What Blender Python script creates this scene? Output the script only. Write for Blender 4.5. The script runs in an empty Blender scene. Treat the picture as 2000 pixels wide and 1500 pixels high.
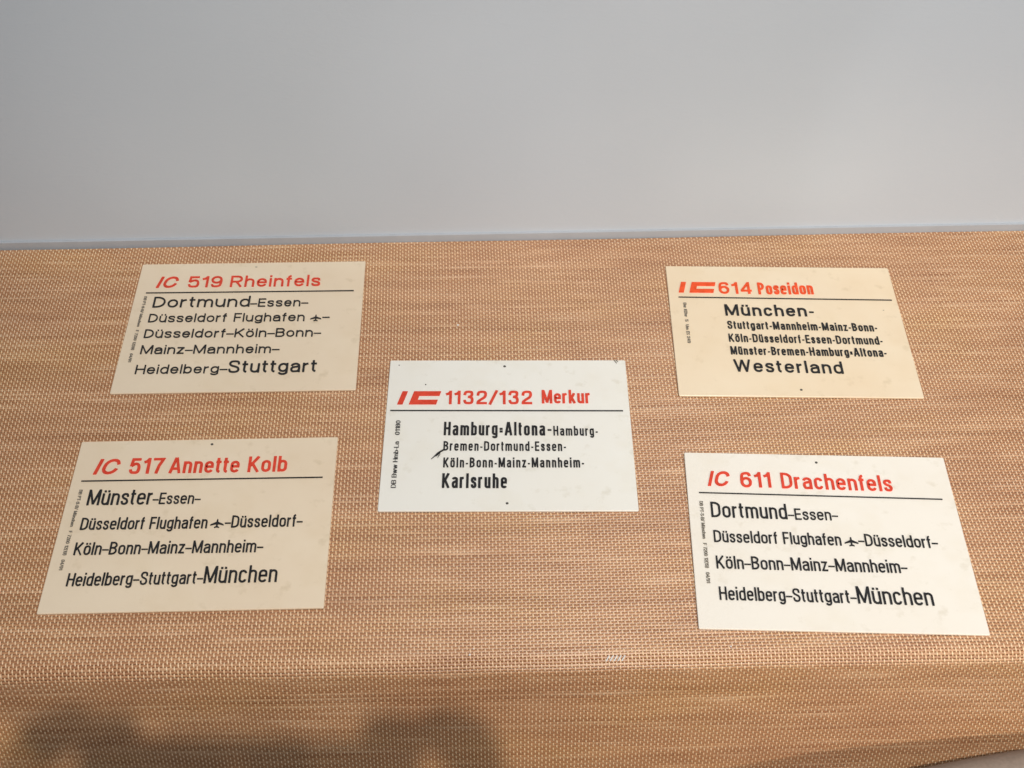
import bpy, math, random
import numpy as np
from mathutils import Matrix, Vector
random.seed(7); rng = np.random.default_rng(7)
SC = bpy.context.scene; COL = SC.collection

# ------------------------------------------------------------ camera
cam = bpy.data.cameras.new('camera'); co = bpy.data.objects.new('camera', cam); COL.objects.link(co)
cam.lens = 52.27; cam.sensor_width = 36.0; cam.clip_end = 60
P, R = math.radians(42.245), math.radians(.1533)
right = Vector((1, 0, 0)); up = Vector((0, math.sin(P), math.cos(P))); fwd = Vector((0, math.cos(P), -math.sin(P)))
r_ = right*math.cos(R) + up*math.sin(R); u_ = up*math.cos(R) - right*math.sin(R)
m = Matrix.Identity(4)
for i in range(3): m[i][0], m[i][1], m[i][2] = r_[i], u_[i], -fwd[i]
m[0][3], m[1][3], m[2][3] = 0, 0, 1.0
co.matrix_world = m
cam.dof.use_dof = True; cam.dof.focus_distance = 1.45; cam.dof.aperture_fstop = 16
SC.camera = co
# ------------------------------------------------------------ light
w = bpy.data.worlds.new('World'); SC.world = w; w.use_nodes = True
bg = w.node_tree.nodes['Background']; bg.inputs[0].default_value = (.93, .97, 1.0, 1); bg.inputs[1].default_value = .11
SC.view_settings.view_transform = 'Standard'; SC.view_settings.look = 'None'; SC.view_settings.exposure = 0; SC.view_settings.gamma = 1
def lamp(name, kind, loc, target, energy, color, size=.1, spot=60, blend=.6):
    l = bpy.data.lights.new(name, kind); l.energy = energy; l.color = color
    if kind == 'SPOT': l.spot_size = math.radians(spot); l.spot_blend = blend; l.shadow_soft_size = size
    elif kind == 'AREA': l.size = size
    else: l.shadow_soft_size = size
    o = bpy.data.objects.new(name, l); COL.objects.link(o); o.location = loc
    d = Vector(target) - Vector(loc); o.rotation_euler = d.to_track_quat('-Z', 'Y').to_euler()
    return o
# two spots above the visitor throw the shadow of hands and phone on the drop of the cloth
lamp('key_fill_spot', 'SPOT', (.36, -.83, 2.35), (.37, .86, 0), 158, (1, .91, .80), .013, 56, 1)
lamp('key_fill_spot', 'SPOT', (.56, -.83, 2.35), (.46, .85, 0), 38, (1, .91, .80), .013, 64, 1)
lamp('key_fill_spot', 'SPOT', (1.50, -1.60, 1.35), (.54, .74, -.10), 130, (1, .91, .78), .06, 23, 1)  # low fill lamp added to brighten the right of the cloth drop
lamp('key_fill_spot', 'SPOT', (-1.40, -1.30, 1.70), (-.25, 1.0, 0), 13, (1, .90, .78), .06, 24, 1)  # weak fill lamp added from the left, its source is unseen
lamp('key_fill_spot', 'SPOT', (-.35, -.75, 2.1), (-.60, .74, -.24), 60, (1, .86, .60), .008, 8.6, .25)  # narrow spot added only for the bright patch in the lower left corner
lamp('added_wall_spot', 'SPOT', (.9, .0, 2.2), (.62, 1.35, .26), 30, (.86, .94, 1.0), .05, 38, 1)  # this and the next wall spots are added to make soft pools of light
lamp('added_wall_spot', 'SPOT', (-.04, .2, 2.2), (-.05, 1.35, .03), 14, (.90, .96, 1.0), .03, 9, .8)
lamp('added_wall_spot', 'SPOT', (.5, .2, 2.2), (.50, 1.37, .04), 14, (.90, .96, 1.0), .03, 9.5, .4)
lamp('added_wall_spot', 'SPOT', (-.5, .2, 2.2), (-.44, 1.33, .05), 7, (.95, .96, 1.0), .03, 7, .9)
lamp('added_wall_spot', 'SPOT', (.1, .2, 2.2), (.02, 1.35, .27), 9, (.96, .93, 1.0), .03, 12, 1)
lamp('added_wall_spot', 'SPOT', (-.4, .2, 2.2), (-.40, 1.35, .27), 20, (.88, .95, 1.0), .03, 17, 1)
lamp('overhead_fill', 'AREA', (.6, -.3, 2.7), (.1, 1.3, .4), 37, (.84, .92, 1.0), 1.2)  # soft overhead fill, added without a seen fixture

# ------------------------------------------------------------ helpers
def link(name, mesh, mat=None, parent=None, smooth=False):
    o = bpy.data.objects.new(name, mesh); COL.objects.link(o)
    if mat: mesh.materials.append(mat)
    if parent is not None: o.parent = parent
    if smooth: mesh.shade_smooth()
    return o
def pymesh(name, v, f):
    me = bpy.data.meshes.new(name); me.from_pydata(v, [], f); me.update(); return me
def thing(name, label, cat, loc=(0, 0, 0), rz=0, group=None):
    o = bpy.data.objects.new(name, None); COL.objects.link(o); o.location = loc; o.rotation_euler = (0, 0, rz)
    o.empty_display_size = .05; o['label'] = label; o['category'] = cat
    if group: o['group'] = group
    return o
class Mat:
    def __init__(s, name):
        s.m = bpy.data.materials.new(name); s.m.use_nodes = True; s.t = s.m.node_tree; s.b = s.t.nodes['Principled BSDF']
    def n(s, typ, **k):
        nd = s.t.nodes.new(typ)
        for a, v in k.items():
            if a.startswith('i_'):
                nd.inputs[a[2:].replace('_', ' ')].default_value = v
            else: setattr(nd, a, v)
        return nd
    def l(s, a, b): s.t.links.new(a, b)
    def ramp(s, src, stops):
        r = s.n('ShaderNodeValToRGB'); e = r.color_ramp.elements
        while len(e) < len(stops): e.new(.5)
        for el, (p, c) in zip(e, stops): el.position = p; el.color = (*c, 1)
        s.l(src, r.inputs[0]); return r.outputs[0]
    def coords(s, scale, kind='Object', attr=None):
        mp = s.n('ShaderNodeMapping'); mp.inputs['Scale'].default_value = scale
        if attr:
            a = s.n('ShaderNodeAttribute', attribute_name=attr); s.l(a.outputs['Vector'], mp.inputs[0])
        else:
            a = s.n('ShaderNodeTexCoord'); s.l(a.outputs[kind], mp.inputs[0])
        return mp.outputs[0]
    def noise(s, vec, scale=5, detail=3, rough=.5):
        nz = s.n('ShaderNodeTexNoise'); nz.inputs['Scale'].default_value = scale; nz.inputs['Detail'].default_value = detail; nz.inputs['Roughness'].default_value = rough
        s.l(vec, nz.inputs['Vector']); return nz.outputs['Fac']
    def mix(s, fac, a, b, mode='MIX'):
        mx = s.n('ShaderNodeMix', data_type='RGBA', blend_type=mode)
        for i, x in ((0, fac), (6, a), (7, b)):
            if hasattr(x, 'is_output'): s.l(x, mx.inputs[i])
            else: mx.inputs[i].default_value = x if i == 0 else (*x, 1)
        return mx.outputs[2]
    def bump(s, h, strength=.2, dist=.001):
        b = s.n('ShaderNodeBump'); b.inputs['Strength'].default_value = strength; b.inputs['Distance'].default_value = dist
        s.l(h, b.inputs['Height']); s.l(b.outputs[0], s.b.inputs['Normal'])

def plastic(name, base, yellow):
    M = Mat(name); v = M.coords((1, 1, 1))
    n1 = M.noise(v, 9, 4, .55); n2 = M.noise(v, 60, 3, .6); n3 = M.noise(v, 400, 2, .5)
    c = M.mix(M.ramp(n1, [(.35, (0, 0, 0)), (.7, (1, 1, 1))]), base, yellow)
    sc = M.ramp(M.noise(M.coords((700, 24, 1)), 1, 3, .7), [(.66, (1, 1, 1)), (.74, (.93, .92, .90))])
    bl = M.ramp(M.noise(v, 14, 3, .6), [(.50, (1, 1, 1)), (.78, (.95, .93, .88))])
    dirt = M.mix(1.0, M.mix(1.0, M.ramp(n2, [(.60, (1, 1, 1)), (.80, (.86, .84, .79))]), sc, 'MULTIPLY'), bl, 'MULTIPLY')
    c = M.mix(1.0, c, dirt, 'MULTIPLY'); M.l(c, M.b.inputs['Base Color'])
    M.b.inputs['Roughness'].default_value = .30; M.b.inputs['Specular IOR Level'].default_value = .35
    M.bump(n3, .08, .0003); return M.m
def ink(name, c, rough=.45):
    M = Mat(name); n = M.noise(M.coords((1, 1, 1)), 160, 3)
    cc = M.mix(M.ramp(n, [(.3, (0, 0, 0)), (.75, (1, 1, 1))]), c, tuple(x*1.25 + .012 for x in c)); M.l(cc, M.b.inputs['Base Color'])
    M.b.inputs['Roughness'].default_value = rough; M.b.inputs['Specular IOR Level'].default_value = .22; return M.m
BLACK = ink('black_print', (.012, .012, .013)); RED = ink('red_print', (.62, .050, .022)); GREY = ink('small_grey_print', (.20, .18, .15))
RED2 = ink('orange_red_print', (.74, .075, .015))

# ------------------------------------------------------------ stroke lettering
def arc(cx, cy, rx, ry, a0, a1, n=5):
    return [(cx + rx*math.cos(math.radians(a0 + (a1 - a0)*i/n)), cy + ry*math.sin(math.radians(a0 + (a1 - a0)*i/n))) for i in range(n + 1)]
def spline(p, n=4):
    out = []
    q = [p[0]] + p + [p[-1]]
    for i in range(1, len(q) - 2):
        a, b, c, d = q[i-1], q[i], q[i+1], q[i+2]
        for k in range(n):
            t = k/n
            out.append(tuple(.5*((2*b[j]) + (-a[j] + c[j])*t + (2*a[j] - 5*b[j] + 4*c[j] - d[j])*t*t + (-a[j] + 3*b[j] - 3*c[j] + d[j])*t**3) for j in (0, 1)))
    out.append(p[-1]); return out
WID = dict(A=.68, B=.60, C=.64, D=.62, E=.52, F=.50, H=.62, K=.64, L=.48, M=.78, P=.58, R=.62, S=.60, T=.58, U=.60, W=.95, a=.52, b=.52, c=.48, d=.52, e=.52,
           f=.30, g=.52, h=.50, k=.50, m=.80, n=.50, o=.53, r=.32, s=.47, t=.31, u=.50, w=.74, z=.46)
WID.update({c: .54 for c in '02356789'}); WID.update({'1': .30, '4': .56, '-': .26, '–': .50, '=': .28, '/': .36, '(': .20, ')': .20, ' ': .26, ',': .1})
STEM = 'Iil'
def glyph(ch, W, s):
    """centre lines of one letter, cap height 1; W = width over the strokes, s = stroke"""
    h = s/2; v = h*.88; L, Rr = h, W - h; T, B = 1 - v, v; X = .735; XT = X - v; cx = W/2; rx = max((W - s)/2, .01)
    def ry(H): return min(H/2, rx*1.15)
    def loop(y0, y1, l=L, r=Rr):
        a = (r - l)/2; q = min((y1 - y0)/2, a*1.15); c = (l + r)/2
        return arc(c, y1 - q, a, q, 0, 180, 10) + arc(c, y0 + q, a, q, 180, 360, 10)
    def bowl(y0, y1, l, r):   # stem side left, round side right
        q = (y1 - y0)/2; a = min(q, (r - l)*.75)
        return [(l, y1), (r - a, y1)] + arc(r - a, y1 - q, a, q, 90, -90, 8)[1:] + [(l, y0)]
    o, cl = [], []
    if ch in 'üö':
        o, cl, = glyph({'ü': 'u', 'ö': 'o'}[ch], W, s)
        for x in (W*.27, W*.73): o.append([(x, .84), (x, .84 + s*.95)])
        return o, cl
    if ch == 'A': o = [[(h*.9, 0), (cx - h*.25, 1)], [(cx + h*.25, 1), (W - h*.9, 0)], [(W*.22, .28), (W*.78, .28)]]
    elif ch == 'B': o = [[(L, 0), (L, 1)], bowl(.53, T, L, Rr - s*.15), bowl(B, .53, L, Rr)]
    elif ch == 'C': q = ry(1 - s); o = [arc(cx, T - q, rx, q, 12, 180, 9) + arc(cx, B + q, rx, q, 180, 348, 9)]
    elif ch == 'D': a = min(rx*1.5, .5); o = [[(L, 0), (L, 1)], [(L, T), (Rr - a, T)] + arc(Rr - a, T - a*.9, a, a*.9, 90, 0, 6)[1:] + arc(Rr - a, B + a*.9, a, a*.9, 0, -90, 6) + [(L, B)]]
    elif ch == 'E': o = [[(L, 0), (L, 1)], [(L, T), (W, T)], [(L, .51), (W*.94, .51)], [(L, B), (W, B)]]
    elif ch == 'F': o = [[(L, 0), (L, 1)], [(L, T), (W, T)], [(L, .50), (W*.92, .50)]]
    elif ch == 'H': o = [[(L, 0), (L, 1)], [(Rr, 0), (Rr, 1)], [(L, .52), (Rr, .52)]]
    elif ch in 'I': o = [[(h, 0), (h, 1)]]
    elif ch == 'l': o = [[(h, 0), (h, 1)]]
    elif ch == 'i': o = [[(h, 0), (h, X)], [(h, 1 - s*.95), (h, 1)]]
    elif ch == 'K': o = [[(L, 0), (L, 1)], [(W - h*1.1, 1), (L + h*.6, .40)], [(L + (W - s)*.30, .56), (W - h*.9, 0)]]
    elif ch == 'L': o = [[(L, 0), (L, 1)], [(L, B), (W, B)]]
    elif ch == 'M': o = [[(L, 0), (L, 1)], [(Rr, 0), (Rr, 1)], [(L + h*.3, 1 - v*.5), (cx, .06)], [(Rr - h*.3, 1 - v*.5), (cx, .06)]]
    elif ch == 'P': o = [[(L, 0), (L, 1)], bowl(.44, T, L, Rr)]
    elif ch == 'R': o = [[(L, 0), (L, 1)], bowl(.47, T, L, Rr), [(cx*1.05, .47), (Rr - h*.6, .36), (Rr, .22), (Rr + h*.1, 0)] if 0 else [(cx*1.0, .47), (W - h*.95, 0)]]
    elif ch == 'S':
        o = [spline([(Rr - .01, .70), (Rr - rx*.25, .90), (cx, T), (L + rx*.28, .91), (L, .74), (L + rx*.35, .60), (cx, .52), (Rr - rx*.3, .43), (Rr, .27), (Rr - rx*.27, .10), (cx, B), (L + rx*.25, .10), (L, .30)])]
    elif ch == 'T': o = [[(cx, 0), (cx, 1)], [(0, T), (W, T)]]
    elif ch == 'U': q = ry(1); o = [[(L, 1)] + arc(cx, B + q, rx, q, 180, 360, 10) + [(Rr, 1)]]
    elif ch == 'W': o = [[(h*.8, 1), (W*.27, 0)], [(W*.27, 0), (cx, .97)], [(cx, .97), (W*.73, 0)], [(W*.73, 0), (W - h*.8, 1)]]
    elif ch == 'w': o = [[(h*.8, X), (W*.27, 0)], [(W*.27, 0), (cx, X)], [(cx, X), (W*.73, 0)], [(W*.73, 0), (W - h*.8, X)]]
    elif ch == 'a':
        q = min(rx*1.0, .24)
        o = [[(Rr, 0), (Rr, XT - q)] + arc(cx, XT - q, rx, q, 0, 168, 8)[1:],
             spline([(Rr, .47), (cx + rx*.2, .43), (L + rx*.25, .37), (L, .22), (L + rx*.3, .07), (cx - rx*.05, B), (Rr - rx*.3, .09), (Rr, .22)])]
    elif ch in 'bdg': 
        if ch == 'b': o = [[(L, 0), (L, 1)]]
        elif ch == 'd': o = [[(Rr, 0), (Rr, 1)]]
        else: q = min(rx, .17); o = [[(Rr, X), (Rr, -.22 + v + q)] + arc(cx, -.22 + v + q, rx, q, 0, -165, 8)[1:]]
        cl = [loop(B if ch != 'g' else .03 + v, XT)]
    elif ch == 'c': q = ry(X - s); o = [arc(cx, XT - q, rx, q, 10, 180, 8) + arc(cx, B + q, rx, q, 180, 350, 8)]
    elif ch == 'e': q = ry(X - s); o = [[(L, .385), (Rr, .385)] + arc(cx, XT - q, rx, q, 0, 180, 9)[0:] + arc(cx, B + q, rx, q, 180, 335, 8)]
    elif ch == 'f': q = min(.16, W*.5); o = [[(W*.42, 0), (W*.42, T - q)] + arc(W*.42 + W*.45, T - q, W*.45, q, 180, 95, 5)[1:], [(0, X - v), (W*.95, X - v)]]
    elif ch == 't': q = min(.16, W*.5); o = [[(W*.40, .94), (W*.40, B + q)] + arc(W*.40 + W*.45, B + q, W*.45, q, 180, 265, 5)[1:], [(0, X - v), (W*.95, X - v)]]
    elif ch in 'hn': q = min(rx*1.1, .3); o = [[(L, 0), (L, 1 if ch == 'h' else X)], arc(cx, XT - q, rx, q, 172, 0, 9) + [(Rr, 0)]]
    elif ch == 'u': q = min(rx*1.1, .3); o = [[(Rr, 0), (Rr, X)], [(L, X)] + arc(cx, B + q, rx, q, 180, 352, 9)]
    elif ch == 'm':
        a = (W - s)/4; q = min(a*1.2, .28)
        o = [[(L, 0), (L, X)], arc(L + a, XT - q, a, q, 172, 0, 8) + [(cx, 0)], arc(cx + a, XT - q, a, q, 172, 0, 8) + [(Rr, 0)]]
    elif ch == 'k': o = [[(L, 0), (L, 1)], [(W - h*1.1, X), (L + h*.5, .30)], [(L + (W - s)*.32, .44), (W - h*.9, 0)]]
    elif ch == 'o': cl = [loop(B, XT)]
    elif ch == 'r': q = min((W - h)*.9, .22); o = [[(L, 0), (L, X)], arc(W*.95, XT - q, W*.95 - L, q, 175, 92, 5)]
    elif ch == 's': o = [spline([(Rr - .01, .52), (Rr - rx*.25, .655), (cx, XT), (L + rx*.28, .655), (L, .53), (L + rx*.4, .435), (cx, .385), (Rr - rx*.35, .33), (Rr, .20), (Rr - rx*.27, .085), (cx, B), (L + rx*.25, .09), (L, .22)])]
    elif ch == 'z': o = [[(0, XT), (W, XT)], [(W - h*1.2, XT), (h*1.2, B)], [(0, B), (W, B)]]
    elif ch == '0': cl = [loop(B, T)]
    elif ch == '1': o = [[(Rr, 0), (Rr, 1)], [(0, .74), (Rr*.55, .79), (Rr, .95)]]
    elif ch == '2': o = [spline([(L, .66), (L + rx*.2, .88), (cx, T), (Rr - rx*.2, .90), (Rr, .71), (Rr - rx*.3, .52), (cx - rx*.1, .36), (L + rx*.15, .20), (L, B)]), [(0, B), (W, B)]]
    elif ch == '3': o = [spline([(L, .70), (L + rx*.3, .90), (cx, T), (Rr - rx*.25, .90), (Rr - .02, .74), (Rr - rx*.35, .59), (cx - rx*.1, .54)]), spline([(cx - rx*.1, .54), (Rr - rx*.25, .48), (Rr, .29), (Rr - rx*.25, .10), (cx, B), (L + rx*.28, .10), (L, .28)])]
    elif ch == '4': o = [[(W*.74, 0), (W*.74, 1)], [(W*.74, .97), (s*.3, .27)], [(0, .26), (W, .26)]]
    elif ch == '5': o = [[(W*.93, T), (L + .05, T), (L + .01, .50)], spline([(L + .01, .50), (cx, .64), (Rr - rx*.25, .57), (Rr, .33), (Rr - rx*.25, .10), (cx, B), (L + rx*.25, .10), (L, .26)])]
    elif ch == '6': cl = [loop(B, .60)]; o = [spline([(Rr - .01, .76), (Rr - rx*.3, .91), (cx, T), (L + rx*.22, .86), (L, .55), (L, .34)])]
    elif ch == '9': cl = [loop(.40, T)]; o = [spline([(L + .01, .24), (L + rx*.3, .09), (cx, B), (Rr - rx*.22, .14), (Rr, .45), (Rr, .66)])]
    elif ch == '7': o = [[(0, T), (W - h*.8, T), (W*.58, .5), (W*.42, 0)]]
    elif ch == '8': cl = [loop(B, .53), loop(.53, T, L + .02, Rr - .02)]
    elif ch == '/': o = [[(0, -.03), (W, 1.03)]]
    elif ch in '-–': o = [[(0, .37), (W, .37)]]
    elif ch == '=': o = [[(0, .48), (W, .48)], [(0, .28), (W, .28)]]
    elif ch == '(': o = [spline([(W, 1.05), (h, .75), (h, .25), (W, -.12)])]
    elif ch == ')': o = [spline([(0, 1.05), (W - h, .75), (W - h, .25), (0, -.12)])]
    elif ch == ',': o = [[(h, .1), (0, -.12)]]
    return o, cl
class Ink:
    """collects raised strokes of one line of print"""
    def __init__(s, z0, z1): s.v, s.f, s.z0, s.z1, s.k = [], [], z0, z1, 0
    def ribbon(s, pts, closed, hw, tf):
        q = [pts[0]]
        for p in pts[1:]:
            if math.dist(p, q[-1]) > 1e-5: q.append(p)
        if closed and math.dist(q[0], q[-1]) < 1e-5: q.pop()
        n = len(q); lr = []
        for i in range(n):
            a = q[i-1] if (i or closed) else None; b = q[(i+1) % n] if (i < n-1 or closed) else None
            ds = []
            if a: ds.append((q[i][0]-a[0], q[i][1]-a[1]))
            if b: ds.append((b[0]-q[i][0], b[1]-q[i][1]))
            ns = [(-d[1]/math.hypot(*d), d[0]/math.hypot(*d)) for d in ds]
            nx, ny = sum(t[0] for t in ns)/len(ns), sum(t[1] for t in ns)/len(ns)
            d2 = nx*nx + ny*ny; sc = 1/max(d2, .35)
            k = hw*(abs(nx) + .88*abs(ny))/max(abs(nx) + abs(ny), 1e-6)
            lr.append(((q[i][0] + nx*sc*k, q[i][1] + ny*sc*k), (q[i][0] - nx*sc*k, q[i][1] - ny*sc*k)))
        z = s.z1 + s.k*2.0e-5; s.k = (s.k + 1) % 6; b = len(s.v)
        for l, r in lr:
            for p, zz in ((l, z), (r, z), (l, s.z0), (r, s.z0)):
                x, y = tf(*p); s.v.append((x, y, zz))
        for i in range(n if closed else n-1):
            a, c = b + 4*i, b + 4*((i+1) % n)
            s.f += [(a, a+1, c+1, c), (a+2, a, c, c+2), (a+1, a+3, c+3, c+1)]
        if not closed:
            e = b + 4*(n-1); s.f += [(b+1, b, b+2, b+3), (e, e+1, e+3, e+2)]
    def poly(s, pts, tf=lambda x, y: (x, y)):
        b = len(s.v); n = len(pts)
        for zz in (s.z1, s.z0):
            for p in pts: x, y = tf(*p); s.v.append((x, y, zz))
        s.f.append(tuple(range(b, b+n)))
        for i in range(n): j = (i+1) % n; s.f.append((b+i, b+n+i, b+n+j, b+j))
    def text(s, txt, x0, x1, y0, y1, cap, stroke, gap=.12, slant=0, turn=0):
        """text filling x0..x1 (mm) on a base line from y0 to y1 with the given cap height; turn=90 reads upward, -90 downward"""
        fix, var = 0, 0; stroke *= .86
        ws = []
        for i, c in enumerate(txt):
            if c in STEM: fix += stroke; ws.append(None)
            else: b = WID[{'ü': 'u', 'ö': 'o'}.get(c, c)]; var += b; ws.append(b)
            if i < len(txt)-1:
                g = .06 if ('–' in (c, txt[i+1])) else gap; var += g
        k = ((x1 - x0)/cap - fix)/var; x = 0
        for i, c in enumerate(txt):
            W = stroke if ws[i] is None else ws[i]*k
            if c != ' ':
                o, cl = glyph(c, W, min(stroke, W*.40) if c not in STEM + '-–=/' else stroke)
                def tf(px, py, x=x):
                    gx = (x + px + slant*py)*cap; gy = py*cap
                    if turn == 90: return ((y0 - gy)/1000, (x0 + gx)/1000)
                    if turn == -90: return ((y0 + gy)/1000, (x1 - gx)/1000)
                    return ((x0 + gx)/1000, (y0 + (y1 - y0)*gx/max(x1 - x0, 1) + gy)/1000)
                hw = min(stroke, .40*k*.54)/2*(.72 if c in '-–' and turn == 0 else 1)
                for p in o: s.ribbon(p, False, hw, tf)
                for p in cl: s.ribbon(p, True, hw, tf)
            x += W
            if i < len(txt)-1: x += (.06 if ('–' in (c, txt[i+1])) else gap)*k
    def build(s, name, mat, parent): return link(name, pymesh(name, s.v, s.f), mat, parent)

TH = .0017     # thickness of a sign
def plate_mesh(W, H, name):
    pts = []; rc = .0012
    for cx, cy, a0 in ((W-rc, H-rc, 0), (rc, H-rc, 90), (rc, rc, 180), (W-rc, rc, 270)): pts += arc(cx, cy, rc, rc, a0, a0+90, 4)
    v, f = [], []; n = len(pts)
    def ring(ins, z):
        b = len(v)
        for x, y in pts:
            dx, dy = x - W/2, y - H/2; v.append((W/2 + dx*(1 - ins/(W/2)), H/2 + dy*(1 - ins/(H/2)), z))
        return b
    rs = [ring(0, 0), ring(0, TH-.0004), ring(.0004, TH)]
    for a, b in zip(rs, rs[1:]):
        for i in range(n): j = (i+1) % n; f.append((a+i, a+j, b+j, b+i))
    f.append(tuple(range(rs[2], rs[2]+n))); f.append(tuple(reversed(range(rs[0], rs[0]+n))))
    return pymesh(name, v, f)
def pin(parent, x, y, mat, r=.0014):
    v, f = [], []
    rr = ((r, -.0001), (r*.95, .0003), (r*.6, .0006))
    for q, z in rr:
        for i in range(12): a = i*math.pi/6; v.append((x/1000 + q*math.cos(a), y/1000 + q*math.sin(a), TH + z))
    for k in range(2):
        for i in range(12): j = (i+1) % 12; f.append((12*k+i, 12*k+j, 12*k+12+j, 12*k+12+i))
    f.append(tuple(range(24, 36)))
    return link('pin', pymesh('pin', v, f), mat, parent, True)
PLANE = [(0, 1), (.05, .93), (.065, .66), (.5, .36), (.5, .27), (.065, .42), (.05, .16), (.19, .04), (.19, -.02), (0, .04)]
PLANE = PLANE + [(-x, y) for x, y in reversed(PLANE[1:-1])]
Z0, Z1 = TH - .0002, TH + .0010
PIN = ink('dark_pin', (.07, .065, .055), .3); PALEPIN = ink('pale_pin', (.42, .36, .27), .35)
def sign(label, cx, cy, ang, W, H, mat):
    t = thing('train_destination_sign', label, 'train sign', (cx, cy, -TH), ang, 'train destination signs lying on the woven cloth')
    t['W'] = W
    p = link('plate', plate_mesh(W, H, 'plate'), mat, t); p.location = (-W/2, -H/2, 0)
    return t, (W, H)
def place(o, wh): o.location = (-wh[0]/2, -wh[1]/2, 0); return o
def build_sign(spec):
    t, wh = sign(*spec['sign'])
    for name, mat, items in spec['print']:
        k = Ink(Z0, Z1)
        for it in items:
            if it[0] == 'T': k.text(*it[1:])
            elif it[0] == 'X': k.text(*it[1:-1], **it[-1])
            elif it[0] == 'R':
                x0, y0, x1, y1, th = it[1:]; k.poly([(x0/1000, (y0-th/2)/1000), (x1/1000, (y1-th/2)/1000), (x1/1000, (y1+th/2)/1000), (x0/1000, (y0+th/2)/1000)])
            elif it[0] == 'P': k.poly([(x/1000, y/1000) for x, y in it[1]])
            elif it[0] == 'A': _, x, y, sz = it; k.poly([((x + a*sz)/1000, (y + b*sz*.86)/1000) for a, b in PLANE])
        place(k.build(name, mat, t), wh)
    for x, y, mt, r in spec['pins']: place(pin(t, x, y, mt, r), wh)
    return t
def logo(x, y, h, w1, xc, wc, lean):
    # slanted block letters: a bar and a square bracket
    k = lean/h; bt = h*.33
    return [('P', [(x, y), (x+w1, y), (x+w1+lean, y+h), (x+lean, y+h)]),
            ('P', [(xc, y), (xc+wc, y), (xc+wc+bt*k, y+bt), (xc+wc*.255+bt*k, y+bt), (xc+wc*.255+(h-bt)*k, y+h-bt), (xc+wc+(h-bt)*k, y+h-bt), (xc+wc+lean, y+h), (xc+lean, y+h)])]
SIDE = 'DB PT-S-B/ München   F 7200 12(19)   04/91'
it = dict(slant=.22)
CREAM = plastic('aged_cream_plastic', (.81, .67, .50), (.77, .62, .45))
CREAM2 = plastic('yellowed_cream_plastic', (.84, .69, .50), (.80, .63, .43))
WHITE = plastic('off_white_plastic', (.83, .80, .73), (.82, .78, .70))
IVORY = plastic('ivory_plastic', (.86, .80, .71), (.84, .77, .67))
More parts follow.
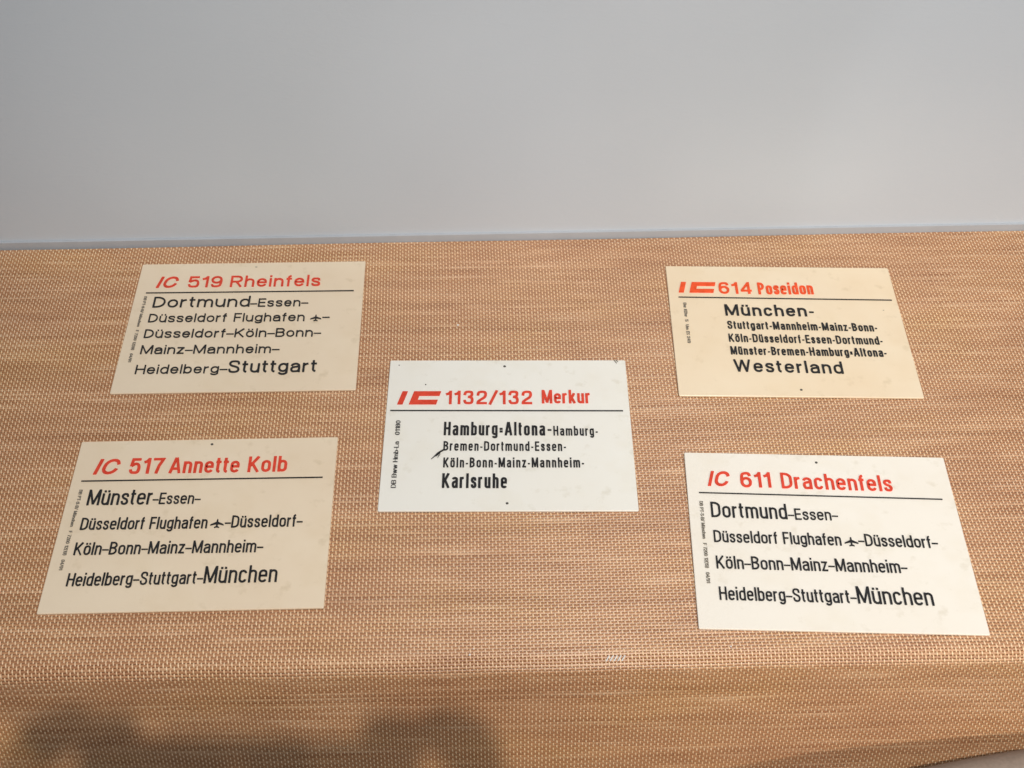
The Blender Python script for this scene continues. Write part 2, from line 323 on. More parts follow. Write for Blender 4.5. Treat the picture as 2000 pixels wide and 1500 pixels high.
SIGNS = [
 dict(sign=('cream train sign reading IC 519 Rheinfels, back left on the woven cloth', -.2804, 1.1936, .0278, .2439, .2091, CREAM),
  print=[('title_lettering', RED, [('X', 'IC', 20.5, 41, 166.9, 166.9, 18.6, .175, .12, it), ('T', '519', 54.3, 90.8, 166.9, 166.8, 18.4, .155, .13), ('T', 'Rheinfels', 99.8, 196.8, 166.7, 166.3, 18.6, .145, .13)]),
   ('rule_line', BLACK, [('R', 11.4, 158.1, 233.7, 156.9, .95)]),
   ('route_lettering', BLACK, [('T', 'Dortmund', 21.8, 124.4, 133.4, 132.6, 17.5, .13, .12), ('T', '–', 125, 132.4, 131.8, 131.8, 13.5, .13), ('T', 'Essen–', 133.4, 186.5, 132.2, 132, 13.3, .13, .13)]),
   ('route_lettering', BLACK, [('T', 'Düsseldorf Flughafen', 21, 184.5, 109, 107.4, 13.3, .125, .12), ('A', 196.2, 107.2, 11.5), ('T', '–', 203, 210.7, 107.6, 107.6, 13.5, .13)]),
   ('route_lettering', BLACK, [('T', 'Düsseldorf–Köln–Bonn–', 20.4, 203.6, 83.8, 82, 13.3, .13, .12)]),
   ('route_lettering', BLACK, [('T', 'Mainz–Mannheim–', 20.7, 162.7, 58.4, 57, 13.3, .13, .12)]),
   ('route_lettering', BLACK, [('T', 'Heidelberg–', 20.2, 112.9, 27.8, 27.4, 13.3, .125, .12), ('T', 'Stuttgart', 113.5, 202.8, 27.6, 27, 18.2, .14, .12)]),
   ('side_print', GREY, [('X', SIDE, 46.4, 151.8, 10.6, 0, 3.0, .12, .16, dict(turn=-90))])],
  pins=[(124.8, 201.2, PALEPIN, .0013)]),
 dict(sign=('cream train sign reading IC 517 Annette Kolb, front left near the cloth fold', -.2866, .9162, .0303, .2449, .2097, CREAM),
  print=[('title_lettering', RED, [('X', 'IC', 18.5, 39.5, 165, 165, 19.6, .18, .12, it), ('T', '517', 51.4, 83.2, 165, 164.8, 19.9, .165, .14), ('T', 'Annette', 89, 154.6, 164.9, 164.3, 19.9, .155, .12), ('T', 'Kolb', 162.7, 199.3, 164.4, 164.4, 19.9, .155, .12)]),
   ('rule_line', BLACK, [('R', 9.4, 156.4, 233.8, 155.5, .95)]),
   ('route_lettering', BLACK, [('T', 'Münster', 19.5, 78.8, 125.6, 125.2, 19.2, .12, .11), ('T', '–Essen–', 79.4, 123.5, 125.4, 124.9, 13.9, .12, .11)]),
   ('route_lettering', BLACK, [('T', 'Düsseldorf Flughafen', 19.1, 133.4, 95.2, 94.2, 14.3, .125, .11), ('A', 142.2, 94.6, 12), ('T', '–Düsseldorf–', 149.1, 219.4, 94.4, 94.3, 14.4, .125, .11)]),
   ('route_lettering', BLACK, [('T', 'Köln–Bonn–Mainz–Mannheim–', 19, 186.7, 65.2, 64.4, 14.5, .125, .11)]),
   ('route_lettering', BLACK, [('T', 'Heidelberg–Stuttgart–', 19.3, 137.6, 29.4, 29.3, 14.4, .125, .11), ('T', 'München', 138.2, 202, 29.6, 29.5, 19.1, .118, .11)]),
   ('side_print', GREY, [('X', SIDE, 48.1, 144.9, 9.8, 0, 3.1, .12, .16, dict(turn=-90))])],
  pins=[(125.1, 202.7, PIN, .0014)]),
 dict(sign=('white train sign reading IC 1132/132 Merkur, in the centre of the five signs', -.0037, 1.0329, .0055, .2390, .2084, WHITE),
  print=[('title_lettering', RED, logo(10.4, 142.4, 18.5, 5.2, 21.9, 26.8, 4.4) + [('T', '1132/132', 58.1, 143.4, 142.8, 142.6, 18.8, .165, .15), ('T', 'Merkur', 153, 200.8, 143.7, 143.9, 18.8, .155, .13)]),
   ('rule_line', BLACK, [('R', 4, 133.4, 232.4, 132.6, .9)]),
   ('route_lettering', BLACK, [('T', 'Hamburg=Altona', 57.5, 155.3, 98.9, 98.4, 17.9, .145, .19), ('T', '-', 157.8, 161.5, 99, 99, 17.9, .15), ('T', 'Hamburg-', 163.4, 206.1, 98.4, 98, 12.5, .13, .22)]),
   ('route_lettering', BLACK, [('T', 'Bremen-Dortmund-Essen-', 57.8, 174.8, 77.9, 77.1, 12.2, .135, .21)]),
   ('route_lettering', BLACK, [('T', 'Köln-Bonn-Mainz-Mannheim-', 58.3, 191.2, 55.5, 55.2, 12.4, .14, .21)]),
   ('route_lettering', BLACK, [('T', 'Karlsruhe', 57.9, 118.4, 28.8, 28.3, 18.3, .148, .19)]),
   ('scratch_mark', BLACK, [('P', [(46.6, 66.2), (49.5, 69.3), (52.2, 72.6), (55.5, 75.8), (58.6, 78.3), (58.8, 80.2), (55.6, 77.6), (52.2, 74.6), (49.8, 71)]), ('P', [(52.6, 67.6), (53.6, 70.2), (55, 72.6), (53.3, 70.6)]), ('P', [(50.8, 69.6), (53.4, 72.4), (55.2, 74.4), (52.8, 72.4)])]),
   ('corner_scuff', GREY, [('P', [(227.2, 207.6), (229.6, 203.4), (230.2, 203.2), (228, 207.4)]), ('P', [(229, 207.8), (231.4, 205.2), (231.6, 205.6), (229.6, 207.9)])]),
   ('side_print', ink('side_print_grey', (.05, .05, .05)), [('X', 'DB Bww Hmb-La   01180', 28.9, 118.9, 15.0, 0, 4.5, .12, .16, dict(turn=90))])],
  pins=[(116.2, 198.9, PIN, .0015), (118.5, 9.2, PIN, .0014), (9.2, 200.7, PIN, .0006), (37.3, 171.6, PIN, .0008)]),
 dict(sign=('yellowed train sign reading IC 614 Poseidon, back right on the woven cloth', .2884, 1.1884, -.0111, .2430, .2093, CREAM2),
  print=[('title_lettering', RED2, logo(11.2, 162.8, 17.4, 5.4, 22.7, 25.7, 3.6) + [('T', '614', 54.7, 89.8, 161.4, 161.8, 19, .165, .15), ('T', 'Poseidon', 96.6, 155.8, 161, 161.9, 19.4, .17, .13)]),
   ('rule_line', BLACK, [('R', 10.4, 154.6, 237.7, 152.8, .8)]),
   ('route_lettering', BLACK, [('T', 'München-', 57.9, 151.4, 124.7, 124.5, 18, .16, .15)]),
   ('route_lettering', BLACK, [('T', 'Stuttgart-Mannheim-Mainz-Bonn-', 58.3, 213.9, 103.2, 101, 12.1, .15, .17)]),
   ('route_lettering', BLACK, [('T', 'Köln-Düsseldorf-Essen-Dortmund-', 57.7, 216, 82.3, 80, 12.3, .14, .17)]),
   ('route_lettering', BLACK, [('T', 'Münster-Bremen-Hamburg=Altona-', 57.7, 216.8, 62.3, 61, 12.3, .15, .17)]),
   ('route_lettering', BLACK, [('T', 'Westerland', 59, 168.6, 36.2, 34.3, 17.9, .145, .16)]),
   ('side_print', GREY, [('X', 'Bw KBw  5  Um (S 249', 79.6, 144.8, 14.6, 0, 3.3, .13, .18, dict(turn=-90))])],
  pins=[(122.5, 9.8, PIN, .0014), (225.9, 136, PALEPIN, .0009)]),
 dict(sign=('ivory train sign reading IC 611 Drachenfels, front right near the cloth fold', .2843, .8964, -.025, .2457, .2112, IVORY),
  print=[('title_lettering', RED, [('X', 'IC', 19.5, 38, 167.3, 167.3, 18.8, .18, .12, it), ('T', '611', 50.3, 78.4, 166.3, 166.8, 19.2, .165, .15), ('T', 'Drachenfels', 88.2, 190.9, 166.1, 165, 19.7, .15, .13)]),
   ('rule_line', BLACK, [('R', 10.6, 158.2, 234.5, 156, .8)]),
   ('route_lettering', BLACK, [('T', 'Dortmund', 20.1, 89.2, 128, 127.2, 18.5, .122, .12), ('T', '–Essen–', 89.9, 135.3, 126.8, 127, 13.4, .12, .12)]),
   ('route_lettering', BLACK, [('T', 'Düsseldorf Flughafen', 20.3, 134, 97.7, 96.6, 13.9, .125, .11), ('A', 143, 96.2, 12.2), ('T', '–Düsseldorf–', 149.3, 220.2, 96.8, 96, 13.9, .125, .11)]),
   ('route_lettering', BLACK, [('T', 'Köln–Bonn–Mainz–Mannheim–', 20.2, 188, 66.7, 65.9, 14.5, .125, .11)]),
   ('route_lettering', BLACK, [('T', 'Heidelberg–Stuttgart–', 20.2, 138.4, 31.2, 30.6, 14.5, .125, .11), ('T', 'München', 139.1, 204.4, 30.5, 29.9, 18.9, .118, .11)]),
   ('side_print', GREY, [('X', SIDE, 49.8, 146.9, 10.2, 0, 3.2, .12, .16, dict(turn=-90))])],
  pins=[(124.2, 200.9, PIN, .0014)]),
]
# ------------------------------------------------------------ table, wall
TA = math.radians(1.72)                      # the table stands slightly turned to the camera
org = Vector((0, .7563, -TH))                # table frame: x along the front edge, y to the wall
def tloc(name, label, cat): return thing(name, label, cat, org, TA)
YB = .588                                    # depth of the cloth top
def box(x0, x1, y0, y1, z0, z1, name):
    v = [(x, y, z) for z in (z0, z1) for y in (y0, y1) for x in (x0, x1)]
    return pymesh(name, v, [(0, 2, 3, 1), (4, 5, 7, 6), (0, 1, 5, 4), (2, 6, 7, 3), (0, 4, 6, 2), (1, 3, 7, 5)])
M = Mat('dark_board'); M.b.inputs['Roughness'].default_value = .7
M.l(M.ramp(M.noise(M.coords((1, 30, 30)), 6), [(.3, (.11, .055, .03)), (.7, (.17, .09, .05))]), M.b.inputs['Base Color']); BOARD = M.m
tab = tloc('display_table', 'low display table hidden under the tan woven cloth in front of the wall', 'table')
link('table_top', box(-.86, .86, .014, YB-.014, -.032, -.0022, 'table_top'), BOARD, tab)
link('front_panel', box(-.86, .86, .0045, .020, -.62, -.0325, 'front_panel'), BOARD, tab)
link('side_panel', box(-.86, -.84, .0205, YB-.004, -.62, -.0325, 'side_panel'), BOARD, tab)
link('side_panel', box(.84, .86, .0205, YB-.004, -.62, -.0325, 'side_panel'), BOARD, tab)

M = Mat('wall_paint'); v = M.coords((1, 1, 1))
c = M.ramp(M.noise(v, 2.2, 3), [(.3, (.55, .59, .635)), (.7, (.60, .635, .675))]); M.l(c, M.b.inputs['Base Color'])
M.b.inputs['Roughness'].default_value = .75
h1 = M.noise(M.coords((1, 1, 4)), 120, 4, .6); M.bump(h1, .14, .0015); WALLM = M.m
wl = bpy.data.objects.new('back_wall', box(-3.0, 3.0, 0, .1, -.8, 2.2, 'back_wall')); COL.objects.link(wl); wl.data.materials.append(WALLM)
wl.location = Vector((0, 1.3490, 0)); wl.rotation_euler = (0, 0, math.radians(2.02)); wl['kind'] = 'structure'; wl['label'] = 'smooth pale grey painted wall'
M = Mat('gap_shade_grey'); M.l(M.ramp(M.noise(M.coords((1, 1, 1)), 40), [(.3, (.44, .455, .48)), (.7, (.47, .485, .51))]), M.b.inputs['Base Color']); M.b.inputs['Roughness'].default_value = .6
st = link('wall_gap_shade', box(-1.2, 1.2, -.0032, -.0003, -.06, .0050, 'wall_gap_shade'), M.m); st.location = wl.location; st.rotation_euler = wl.rotation_euler  # darker grey strip stands in for the gap shadow at the wall foot
st['label'] = 'thin grey strip painted as the gap shadow along the wall foot behind the woven cloth'; st['category'] = 'painted shade'
M = Mat('floor_paint'); M.l(M.ramp(M.noise(M.coords((1, 1, 1)), 8), [(.3, (.36, .31, .25)), (.7, (.42, .37, .30))]), M.b.inputs['Base Color'])
fl = bpy.data.objects.new('floor', pymesh('floor', [(-4, -4, -.63), (4, -4, -.63), (4, 1.6, -.63), (-4, 1.6, -.63)], [(0, 1, 2, 3)])); COL.objects.link(fl); fl.data.materials.append(M.m); fl['kind'] = 'structure'

# ------------------------------------------------------------ woven cloth
def thread_mat(name, dark, mid, light, rough, spec):
    M = Mat(name)
    a = M.coords((9, 330, 0), attr='weave'); n1 = M.noise(a, 1, 3, .6)       # single threads, long streaks
    b = M.coords((1.4, 38, 0), attr='weave'); n2 = M.noise(b, 1, 2, .6)      # bands
    d = M.coords((330, 330, 330), attr='weave'); n3 = M.noise(d, 1, 2, .5)
    c1 = M.ramp(n1, [(.28, dark), (.54, mid), (.80, light)])
    c2 = M.ramp(n2, [(.3, (.84, .80, .77)), (.55, (1, 1, 1)), (.75, (1.0, 1.0, 1.0))])
    c = M.mix(.7, c1, c2, 'MULTIPLY')
    c = M.mix(.35, c, M.ramp(n3, [(.3, (.7, .7, .7)), (.7, (1, 1, 1))]), 'MULTIPLY')
    n4 = M.noise(M.coords((5, 9, 0), attr='weave'), 1, 4, .6)
    c = M.mix(1.0, c, M.ramp(n4, [(.32, (.90, .86, .86)), (.5, (1, 1, 1)), (.70, (1.0, 1.0, .90))]), 'MULTIPLY')
    M.l(c, M.b.inputs['Base Color']); M.b.inputs['Roughness'].default_value = rough; M.b.inputs['Specular IOR Level'].default_value = spec
    return M.m
WEFT = thread_mat('weft_vinyl', (.37, .165, .073), (.50, .250, .120), (.72, .45, .27), .34, .5)
WARP = thread_mat('warp_vinyl', (.84, .54, .31), (.92, .66, .42), (.95, .75, .53), .26, .55)
PX, PY = .003175, .00328
NX = int(1.70/PX); x_lo = -.85
RB = .014                                   # bend radius at the front edge
DROP = .30
S_TOP = YB - RB; S_ARC = RB*math.pi/2; S_ALL = S_TOP + S_ARC + DROP
NY = int(S_ALL/PY)
def surf(u, s, h):
    """cloth surface: u along the edge, s from the wall edge forward and down, h out of the surface"""
    y = np.where(s < S_TOP, YB - s, 0)*(1 + .0105*u); z = np.zeros_like(s); ny = np.zeros_like(s); nz = np.ones_like(s)
    th = np.clip((s - S_TOP)/RB, 0, math.pi/2)
    arcm = s >= S_TOP
    y = np.where(arcm, RB - RB*np.sin(th), y); z = np.where(arcm, -RB + RB*np.cos(th), z)
    ny = np.where(arcm, -np.sin(th), ny); nz = np.where(arcm, np.cos(th), nz)
    z = z - np.clip(s - S_TOP - S_ARC, 0, None)
    dn = np.clip((s - S_TOP - S_ARC)/DROP, 0, 1)
    y = y - .010*dn*(1 + .5*np.sin(u*7 + .6))                       # the drop hangs a little free
    lift = .00035*np.sin(u*23 + s*9) + .00025*np.sin(u*51 - s*33)
    lift = np.where(arcm, lift, lift*.5)
    return np.stack([u, y + ny*(h + lift*.6), z + nz*h], -1)
def grid_mesh(name, V, UV, nA, nB):
    """V: strips (nA) of nB steps of 3 profile verts"""
    me = bpy.data.meshes.new(name); nv = nA*nB*3
    idx = np.arange(nv).reshape(nA, nB, 3)
    q = []
    for k in (0, 1):
        q.append(np.stack([idx[:, :-1, k], idx[:, 1:, k], idx[:, 1:, k+1], idx[:, :-1, k+1]], -1).reshape(-1, 4))
    F = np.concatenate(q); nf = len(F)
    me.vertices.add(nv); me.vertices.foreach_set('co', V.reshape(-1).astype('f'))
    me.loops.add(nf*4); me.loops.foreach_set('vertex_index', F.reshape(-1).astype('i'))
    me.polygons.add(nf); me.polygons.foreach_set('loop_start', (np.arange(nf)*4).astype('i')); me.polygons.foreach_set('loop_total', np.full(nf, 4, 'i'))
    at = me.attributes.new('weave', 'FLOAT_VECTOR', 'POINT'); at.data.foreach_set('vector', UV.reshape(-1).astype('f'))
    me.update(calc_edges=True); me.polygons.foreach_set('use_smooth', np.ones(nf, bool)); me.validate(); return me
ui = x_lo + np.arange(NX)*PX + rng.normal(0, .00010, NX)
sj = PY*.5 + np.arange(NY)*PY + np.cumsum(rng.normal(0, .00003, NY)); sj = sj*(S_ALL/sj[-1])*.999
def waver(u, s): return .0024*np.sin(u*3.1 + 1.0)*np.sin(s*5) + .0006*np.sin(u*11 + s*4)
par = (np.add.outer(np.arange(NY), np.arange(NX)) % 2 == 0)          # True: warp thread on top
jit = rng.normal(0, .00006, (NY, NX))
# weft strands: strips j along u
U, S = np.meshgrid(ui, sj); S = S + waver(U, S); U = U + .0022*np.sin(S*5.5 + U*3.0) + .0006*np.sin(S*17 + U*9)
hc = np.where(par, -.00030, .00052) + jit
hw = PY*.49*(np.where(par, .78, .98))
Vw = np.stack([surf(U, S - hw, np.full_like(hc, -.0011)), surf(U, S, hc), surf(U, S + hw, np.full_like(hc, -.0011))], 2)
UVw = np.stack([np.stack([U, S*0 + sj[:, None], U*0], -1)]*3, 2)
weft = grid_mesh('weft_threads', Vw, UVw, NY, NX)
# warp strands: strips i along s, two steps per crossing
S2 = np.empty((NX, 2*NY)); H2 = np.empty((NX, 2*NY)); W2 = np.empty((NX, 2*NY))
ST = S.T; PT = par.T; JT = jit.T
S2[:, 0::2] = ST; H2[:, 0::2] = np.where(PT, .00056, -.0012) + JT; W2[:, 0::2] = np.where(PT, .00066, .0004)
mid = np.empty_like(ST); mid[:, :-1] = (ST[:, :-1] + ST[:, 1:])/2; mid[:, -1] = ST[:, -1] + PY*.4
S2[:, 1::2] = mid; H2[:, 1::2] = .00010; W2[:, 1::2] = .00055
UT = U.T; U2 = np.empty((NX, 2*NY)); U2[:, 0::2] = UT; U2[:, 1:-1:2] = (UT[:, :-1] + UT[:, 1:])/2; U2[:, -1] = UT[:, -1]
U2 = U2 + .00022*np.sin(np.arange(2*NY)[None]*1.57 + np.arange(NX)[:, None]*3.14)
Vp = np.stack([surf(U2 - W2, S2, H2 - .00055), surf(U2, S2, H2), surf(U2 + W2, S2, H2 - .00055)], 2)
UVp = np.stack([np.stack([U2*1.0, S2*1.0, U2*0 + 3], -1)]*3, 2)
warp = grid_mesh('warp_threads', Vp[:, :, ::-1], UVp, NX, 2*NY)
cl = tloc('woven_cloth', 'tan brown woven vinyl cloth covering the table and hanging over its front edge', 'tablecloth')
cl.location = org + Vector((0, 0, -.0008))
a = link('weft_threads', weft, WEFT, cl); a['kind'] = 'stuff'
b = link('warp_threads', warp, WARP, cl); b['kind'] = 'stuff'

M = Mat('white_glint_lint'); M.b.inputs['Base Color'].default_value = (.92, .92, .90, 1); M.b.inputs['Roughness'].default_value = .25
fv, ff = [], []
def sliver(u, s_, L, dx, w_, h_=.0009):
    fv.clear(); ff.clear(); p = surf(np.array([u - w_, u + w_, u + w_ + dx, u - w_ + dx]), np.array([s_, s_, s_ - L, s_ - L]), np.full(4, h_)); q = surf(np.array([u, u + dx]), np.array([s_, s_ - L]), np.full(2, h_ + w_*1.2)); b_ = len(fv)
    fv.extend([tuple(map(float, x)) for x in list(p) + list(q)]); ff.extend([(b_, b_+4, b_+5, b_+3), (b_+4, b_+1, b_+2, b_+5)]); link('glint_lint_sliver', pymesh('glint_lint_sliver', fv, ff), M.m, cl)
def on_cloth(x, y): d_ = Matrix.Rotation(-TA, 3, 'Z') @ (Vector((x, y, 0)) - Vector((org.x, org.y, 0))); return d_.x, YB - d_.y
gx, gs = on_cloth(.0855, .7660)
for i_ in range(5): sliver(gx + .0033*i_ - .0065, gs + .003, .0042, .0028, .00062, .0014)  # row of white slivers imitates the lamp glint on the cloth bend
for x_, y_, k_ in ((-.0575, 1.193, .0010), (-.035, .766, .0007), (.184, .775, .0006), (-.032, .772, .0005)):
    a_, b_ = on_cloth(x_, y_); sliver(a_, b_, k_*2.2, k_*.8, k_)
for s in SIGNS: build_sign(s)

# ------------------------------------------------------------ grey rail before the table, bottom right
def tube(pts, r, n=16):
    v, f = [], []
    P = [Vector(p) for p in pts]
    for i, p in enumerate(P):
        d = (P[min(i+1, len(P)-1)] - P[max(i-1, 0)]).normalized(); a = d.cross(Vector((0, 0, 1))).normalized(); b = a.cross(d)
        for k in range(n): t = 2*math.pi*k/n; v.append(tuple(p + a*r*math.cos(t) + b*r*math.sin(t)))
    for i in range(len(P)-1):
        for k in range(n): j = (k+1) % n; f.append((n*i+k, n*i+j, n*i+n+j, n*i+n+k))
    f.append(tuple(range(n))); f.append(tuple(reversed(range(n*(len(P)-1), n*len(P)))))
    return v, f
M = Mat('grey_rubber'); M.l(M.ramp(M.noise(M.coords((1, 1, 1)), 300, 3), [(.3, (.22, .17, .135)), (.7, (.27, .21, .17))]), M.b.inputs['Base Color']); M.b.inputs['Roughness'].default_value = .7; RUB = M.m
rl = thing('barrier_rail', 'thick grey rounded rail in the bottom right corner in front of the cloth', 'rail', (.80, .50, -.63))
pts = []
for x, y in ((.18, .600), (.24, .652), (.3055, .690), (.352, .705), (.3985, .7155), (.445, .7245), (.5145, .733), (.60, .736), (.70, .732), (.80, .720)):
    pts.append((x - .80, y - .50, -.113 + .63))
link('rail', pymesh('rail', *tube(pts, .022)), RUB, rl, True)
for k in (0, 9):
    x, y, z = pts[k]; link('post', pymesh('post', *tube([(x, y, 0), (x + .0001, y, z/2), (x, y + .0001, z - .02)], .014)), RUB, rl, True)

# ------------------------------------------------------------ visitor taking the picture (behind the camera)
XP = .045                                                     # middle of the phone
def ph(r, u, n): return Vector((XP, 0, 1.0)) - fwd*.0095 + Vector((r, 0, 0)) + up*u - fwd*n
def rbox(hx, hy, hz, r, n=4):
    pts = []
    for cx, cy, a in ((hx-r, hy-r, 0), (r-hx, hy-r, 90), (r-hx, r-hy, 180), (hx-r, r-hy, 270)): pts += arc(cx, cy, r, r, a, a+90, n)
    v = [(x, y, z) for z in (-hz, hz) for x, y in pts]; m_ = len(pts)
    f = [tuple(reversed(range(m_))), tuple(range(m_, 2*m_))] + [(i, (i+1) % m_, m_ + (i+1) % m_, m_ + i) for i in range(m_)]
    return v, f
pt = thing('phone', 'dark phone held level in both hands above the table', 'phone', tuple(ph(0, 0, 0)))
rot = Matrix((Vector((1, 0, 0)), up, -fwd)).transposed().to_4x4()
pb = link('phone_body', pymesh('phone_body', *rbox(.080, .037, .0042, .009)), ink('phone_black', (.02, .02, .022), .3), pt); pb.matrix_local = rot
ps = link('screen', pymesh('screen', *rbox(.077, .034, .0003, .007)), ink('screen_glass', (.03, .03, .035), .1), pt); ps.matrix_local = Matrix.Translation(-fwd*.0048) @ rot
V, Ed, Ra = [], [], []
def chain(start, pts):
    a = start
    for p, r in pts:
        V.append(Vector(p)); Ra.append(r); b = len(V) - 1
        if a is not None: Ed.append((a, b))
        a = b
    return a
B = Vector((XP, -.42, 0))
pel = chain(None, [(B + Vector((0, 0, .30)), .155)])
che = chain(pel, [(B + Vector((0, 0, .45)), .145), (B + Vector((0, 0, .62)), .150), (B + Vector((0, 0, .74)), .13)])
nk = chain(che, [(B + Vector((0, .01, .84)), .065), (B + Vector((0, .04, .93)), .058)])
for sgn in (-1, 1):
    def q(x, y, z): return Vector((XP + sgn*x, y, z))
    chain(pel, [(q(.095, -.42, .20), .10), (q(.10, -.40, -.16), .066), (q(.105, -.43, -.40), .058), (q(.105, -.44, -.56), .042), (q(.12, -.36, -.595), .038), (q(.125, -.28, -.60), .034)])
    wr = chain(che, [(q(.15, -.42, .765), .065), (q(.20, -.39, .745), .058), (q(.245, -.24, .665), .045), (q(.19, -.15, .77), .042), (q(.145, -.075, .875), .028)])
    E_ = .080
    def pp(r, u, n): v_ = ph(0, u, n); return Vector((XP + sgn*r, v_.y, v_.z))
    pa = chain(wr, [(pp(E_+.042, -.045, .018), .024), (pp(E_+.034, -.015, .010), .022)])
    chain(pa, [(pp(E_+.030, .018, .008), .0095), (pp(E_+.014, .038, .004), .0085), (pp(E_-.012, .0435, .002), .0078), (pp(E_-.030, .0435, .001), .0065)])
    chain(pa, [(pp(E_+.036, .012, -.004), .0095), (pp(E_+.026, .036, -.014), .0088), (pp(E_+.004, .044, -.013), .008), (pp(E_-.010, .034, -.0125), .0068)])
    chain(pa, [(pp(E_+.038, -.010, -.006), .0092), (pp(E_+.030, -.004, -.020), .0085), (pp(E_+.006, -.004, -.019), .0078), (pp(E_-.006, -.006, -.0145), .0068)])
    chain(pa, [(pp(E_+.036, -.032, -.004), .0082), (pp(E_+.028, -.026, -.018), .0076), (pp(E_+.008, -.024, -.018), .0068), (pp(E_-.002, -.025, -.0145), .006)])
    chain(pa - 1, [(pp(E_+.026, -.050, .018), .012), (pp(E_+.002, -.048, .014), .0098), (pp(E_-.022, -.044, .010), .008)])
me = bpy.data.meshes.new('skeleton'); me.from_pydata([tuple(v_) for v_ in V], Ed, []); sk = bpy.data.objects.new('skeleton', me); COL.objects.link(sk)
md = sk.modifiers.new('skin', 'SKIN'); md.use_smooth_shade = True
for sv, r in zip(me.skin_vertices[0].data if me.skin_vertices else [], Ra): sv.radius = (r, r)
if not me.skin_vertices:
    import bmesh
    bm = bmesh.new(); bm.from_mesh(me); ly = bm.verts.layers.skin.verify(); bm.verts.ensure_lookup_table()
    for v_, r in zip(bm.verts, Ra): v_[ly].radius = (r, r)
    bm.verts[0][ly].use_root = True; bm.to_mesh(me); bm.free()
sb = sk.modifiers.new('sub', 'SUBSURF'); sb.levels = 2; sb.render_levels = 2
bpy.context.view_layer.update()
dg = bpy.context.evaluated_depsgraph_get(); ev = bpy.data.meshes.new_from_object(sk.evaluated_get(dg)); bpy.data.objects.remove(sk)
bv = [tuple(v_.co) for v_ in ev.vertices]; bf = [tuple(p.vertices) for p in ev.polygons]
HC = Vector((XP, -.365, 1.0)); pit = math.radians(28)          # head bent towards the phone
hr = Matrix.Rotation(-pit, 3, 'X')
def head_pt(th, fi):
    x = math.sin(fi)*math.cos(th); y = math.sin(fi)*math.sin(th); z = math.cos(fi)
    fr = max(y, 0)
    sx, sy, sz = .074, .094, .115
    if z < 0: sx *= 1 - .30*z*z; sy *= 1 - .10*z*z
    v_ = Vector((x*sx, y*sy, z*sz))
    if fr > 0:
        v_.y += .022*math.exp(-((x/.16)**2) - ((z + .18)/.20)**2)*fr - .010*math.exp(-(((abs(x) - .38)/.16)**2) - ((z - .02)/.12)**2)*fr
        v_.y += .006*math.exp(-((x/.3)**2) - ((z + .55)/.08)**2)*fr + .008*math.exp(-((x/.3)**2) - ((z + .85)/.12)**2)
    return HC + hr @ v_
N1, N2 = 40, 28
b0 = len(bv)
for i in range(1, N2):
    for j in range(N1): bv.append(tuple(head_pt(2*math.pi*j/N1, math.pi*i/N2)))
bv += [tuple(head_pt(0, 0)), tuple(head_pt(0, math.pi))]
for i in range(N2-2):
    for j in range(N1): k = (j+1) % N1; bf.append((b0+i*N1+j, b0+(i+1)*N1+j, b0+(i+1)*N1+k, b0+i*N1+k))
for j in range(N1):
    k = (j+1) % N1; bf.append((len(bv)-2, b0+j, b0+k)); bf.append((len(bv)-1, b0+(N2-2)*N1+k, b0+(N2-2)*N1+j))
def ball(c, r3, n1=12, n2=8):
    o = len(bv)
    for i in range(1, n2):
        for j in range(n1): a, b = 2*math.pi*j/n1, math.pi*i/n2; bv.append(tuple(c + hr @ Vector((r3[0]*math.sin(b)*math.cos(a), r3[1]*math.sin(b)*math.sin(a), r3[2]*math.cos(b)))))
    bv.extend([tuple(c + hr @ Vector((0, 0, r3[2]))), tuple(c - hr @ Vector((0, 0, r3[2])))])
    for i in range(n2-2):
        for j in range(n1): k = (j+1) % n1; bf.append((o+i*n1+j, o+(i+1)*n1+j, o+(i+1)*n1+k, o+i*n1+k))
    for j in range(n1): k = (j+1) % n1; bf.append((len(bv)-2, o+j, o+k)); bf.append((len(bv)-1, o+(n2-2)*n1+k, o+(n2-2)*n1+j))
for sgn in (-1, 1): ball(HC + hr @ Vector((sgn*.076, -.006, -.010)), (.009, .017, .030))
tmp = bpy.data.objects.new('tmp', pymesh('tmp', bv, bf)); COL.objects.link(tmp)
rm = tmp.modifiers.new('r', 'REMESH'); rm.mode = 'VOXEL'; rm.voxel_size = .0045; rm.use_smooth_shade = True
bpy.context.view_layer.update(); dg = bpy.context.evaluated_depsgraph_get()
bm_ = bpy.data.meshes.new_from_object(tmp.evaluated_get(dg)); bpy.data.objects.remove(tmp); bm_.name = 'body'
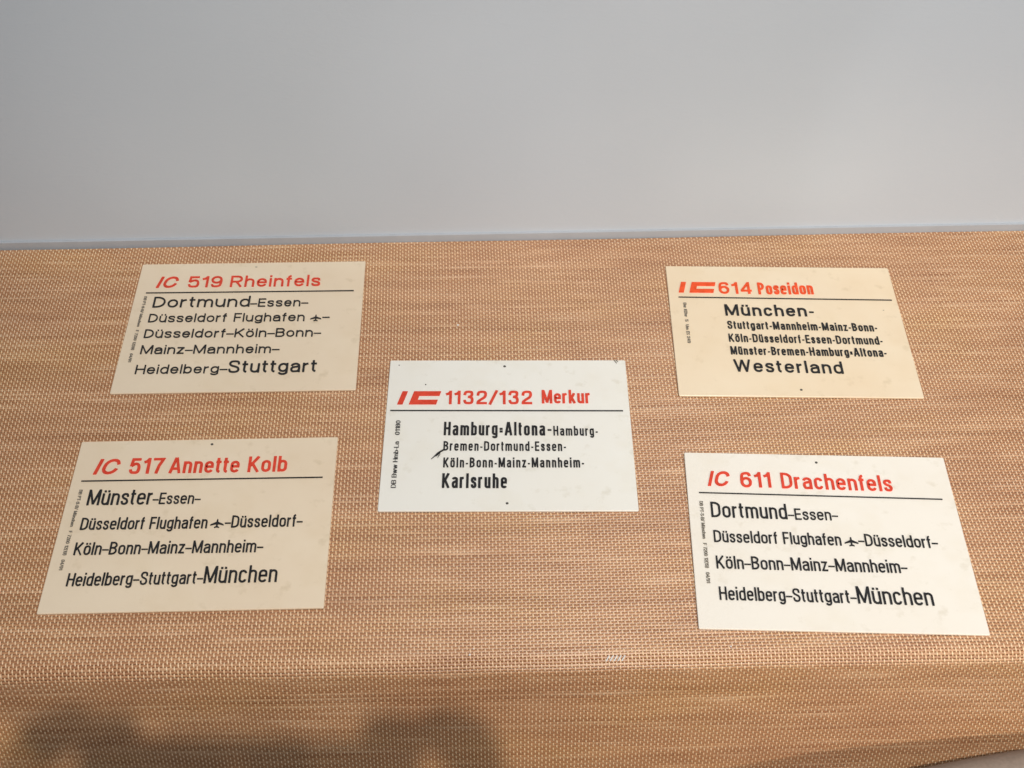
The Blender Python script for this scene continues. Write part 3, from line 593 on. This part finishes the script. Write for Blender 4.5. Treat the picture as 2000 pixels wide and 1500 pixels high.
def cloth_mat(name, c):
    M = Mat(name); n = M.noise(M.coords((1, 1, 1)), 500, 2); M.l(M.ramp(n, [(.3, tuple(x*.8 for x in c)), (.7, c)]), M.b.inputs['Base Color']); M.b.inputs['Roughness'].default_value = .85; return M.m
bm_.materials.clear()
for mt in (cloth_mat('skin', (.52, .30, .20)), cloth_mat('dark_sweater', (.035, .04, .055)), cloth_mat('blue_trousers', (.05, .07, .12)), cloth_mat('brown_shoes', (.09, .05, .03))): bm_.materials.append(mt)
nP = len(bm_.polygons); cen = np.empty(nP*3, 'f'); bm_.polygons.foreach_get('center', cen); cen = cen.reshape(-1, 3)
idx = np.ones(nP, 'i'); idx[cen[:, 2] < .27] = 2; idx[cen[:, 2] < -.545] = 3
idx[(cen[:, 1] > -.40 + 0*cen[:, 0]) & (cen[:, 2] > .865) & (np.abs(cen[:, 0] - XP) < .11) & (cen[:, 1] < -.2)] = 0
idx[(cen[:, 2] > .875)] = 0; idx[(cen[:, 1] > -.10) & (cen[:, 2] > .82)] = 0
bm_.polygons.foreach_set('material_index', idx); bm_.update()
pe = thing('person', 'visitor in a dark sweater and blue trousers standing and holding a phone in both hands', 'person', (XP, -.42, -.63))
bo = link('body', bm_, None, pe); bo.location = (-XP, .42, .63)
# hair cap and eyes
hv, hf = [], []; A, Bn = 32, 14
for i in range(Bn):
    for j in range(A):
        th = 2*math.pi*j/A; back = .5 - .5*math.sin(th); fi = (math.radians(62) + math.radians(62)*back)*(i + .02)/(Bn-1)
        p = head_pt(th, fi); d = (p - HC).normalized(); hv.append(tuple(p + d*(.010 + .002*math.sin(th*9)*math.sin(fi*7)) - pe.location))
for i in range(Bn-1):
    for j in range(A): k = (j+1) % A; hf.append((i*A+j, (i+1)*A+j, (i+1)*A+k, i*A+k))
hm = link('hair', pymesh('hair', hv, hf), cloth_mat('brown_hair', (.06, .035, .02)), pe, True); so = hm.modifiers.new('s', 'SOLIDIFY'); so.thickness = .012
for sgn in (-1, 1):
    bv, bf = [], []; ball(HC + hr @ Vector((sgn*.030, .080, .004)) - pe.location, (.011, .011, .011)); link('eye', pymesh('eye', bv, bf), ink('eye_white', (.6, .58, .55), .2), pe, True)
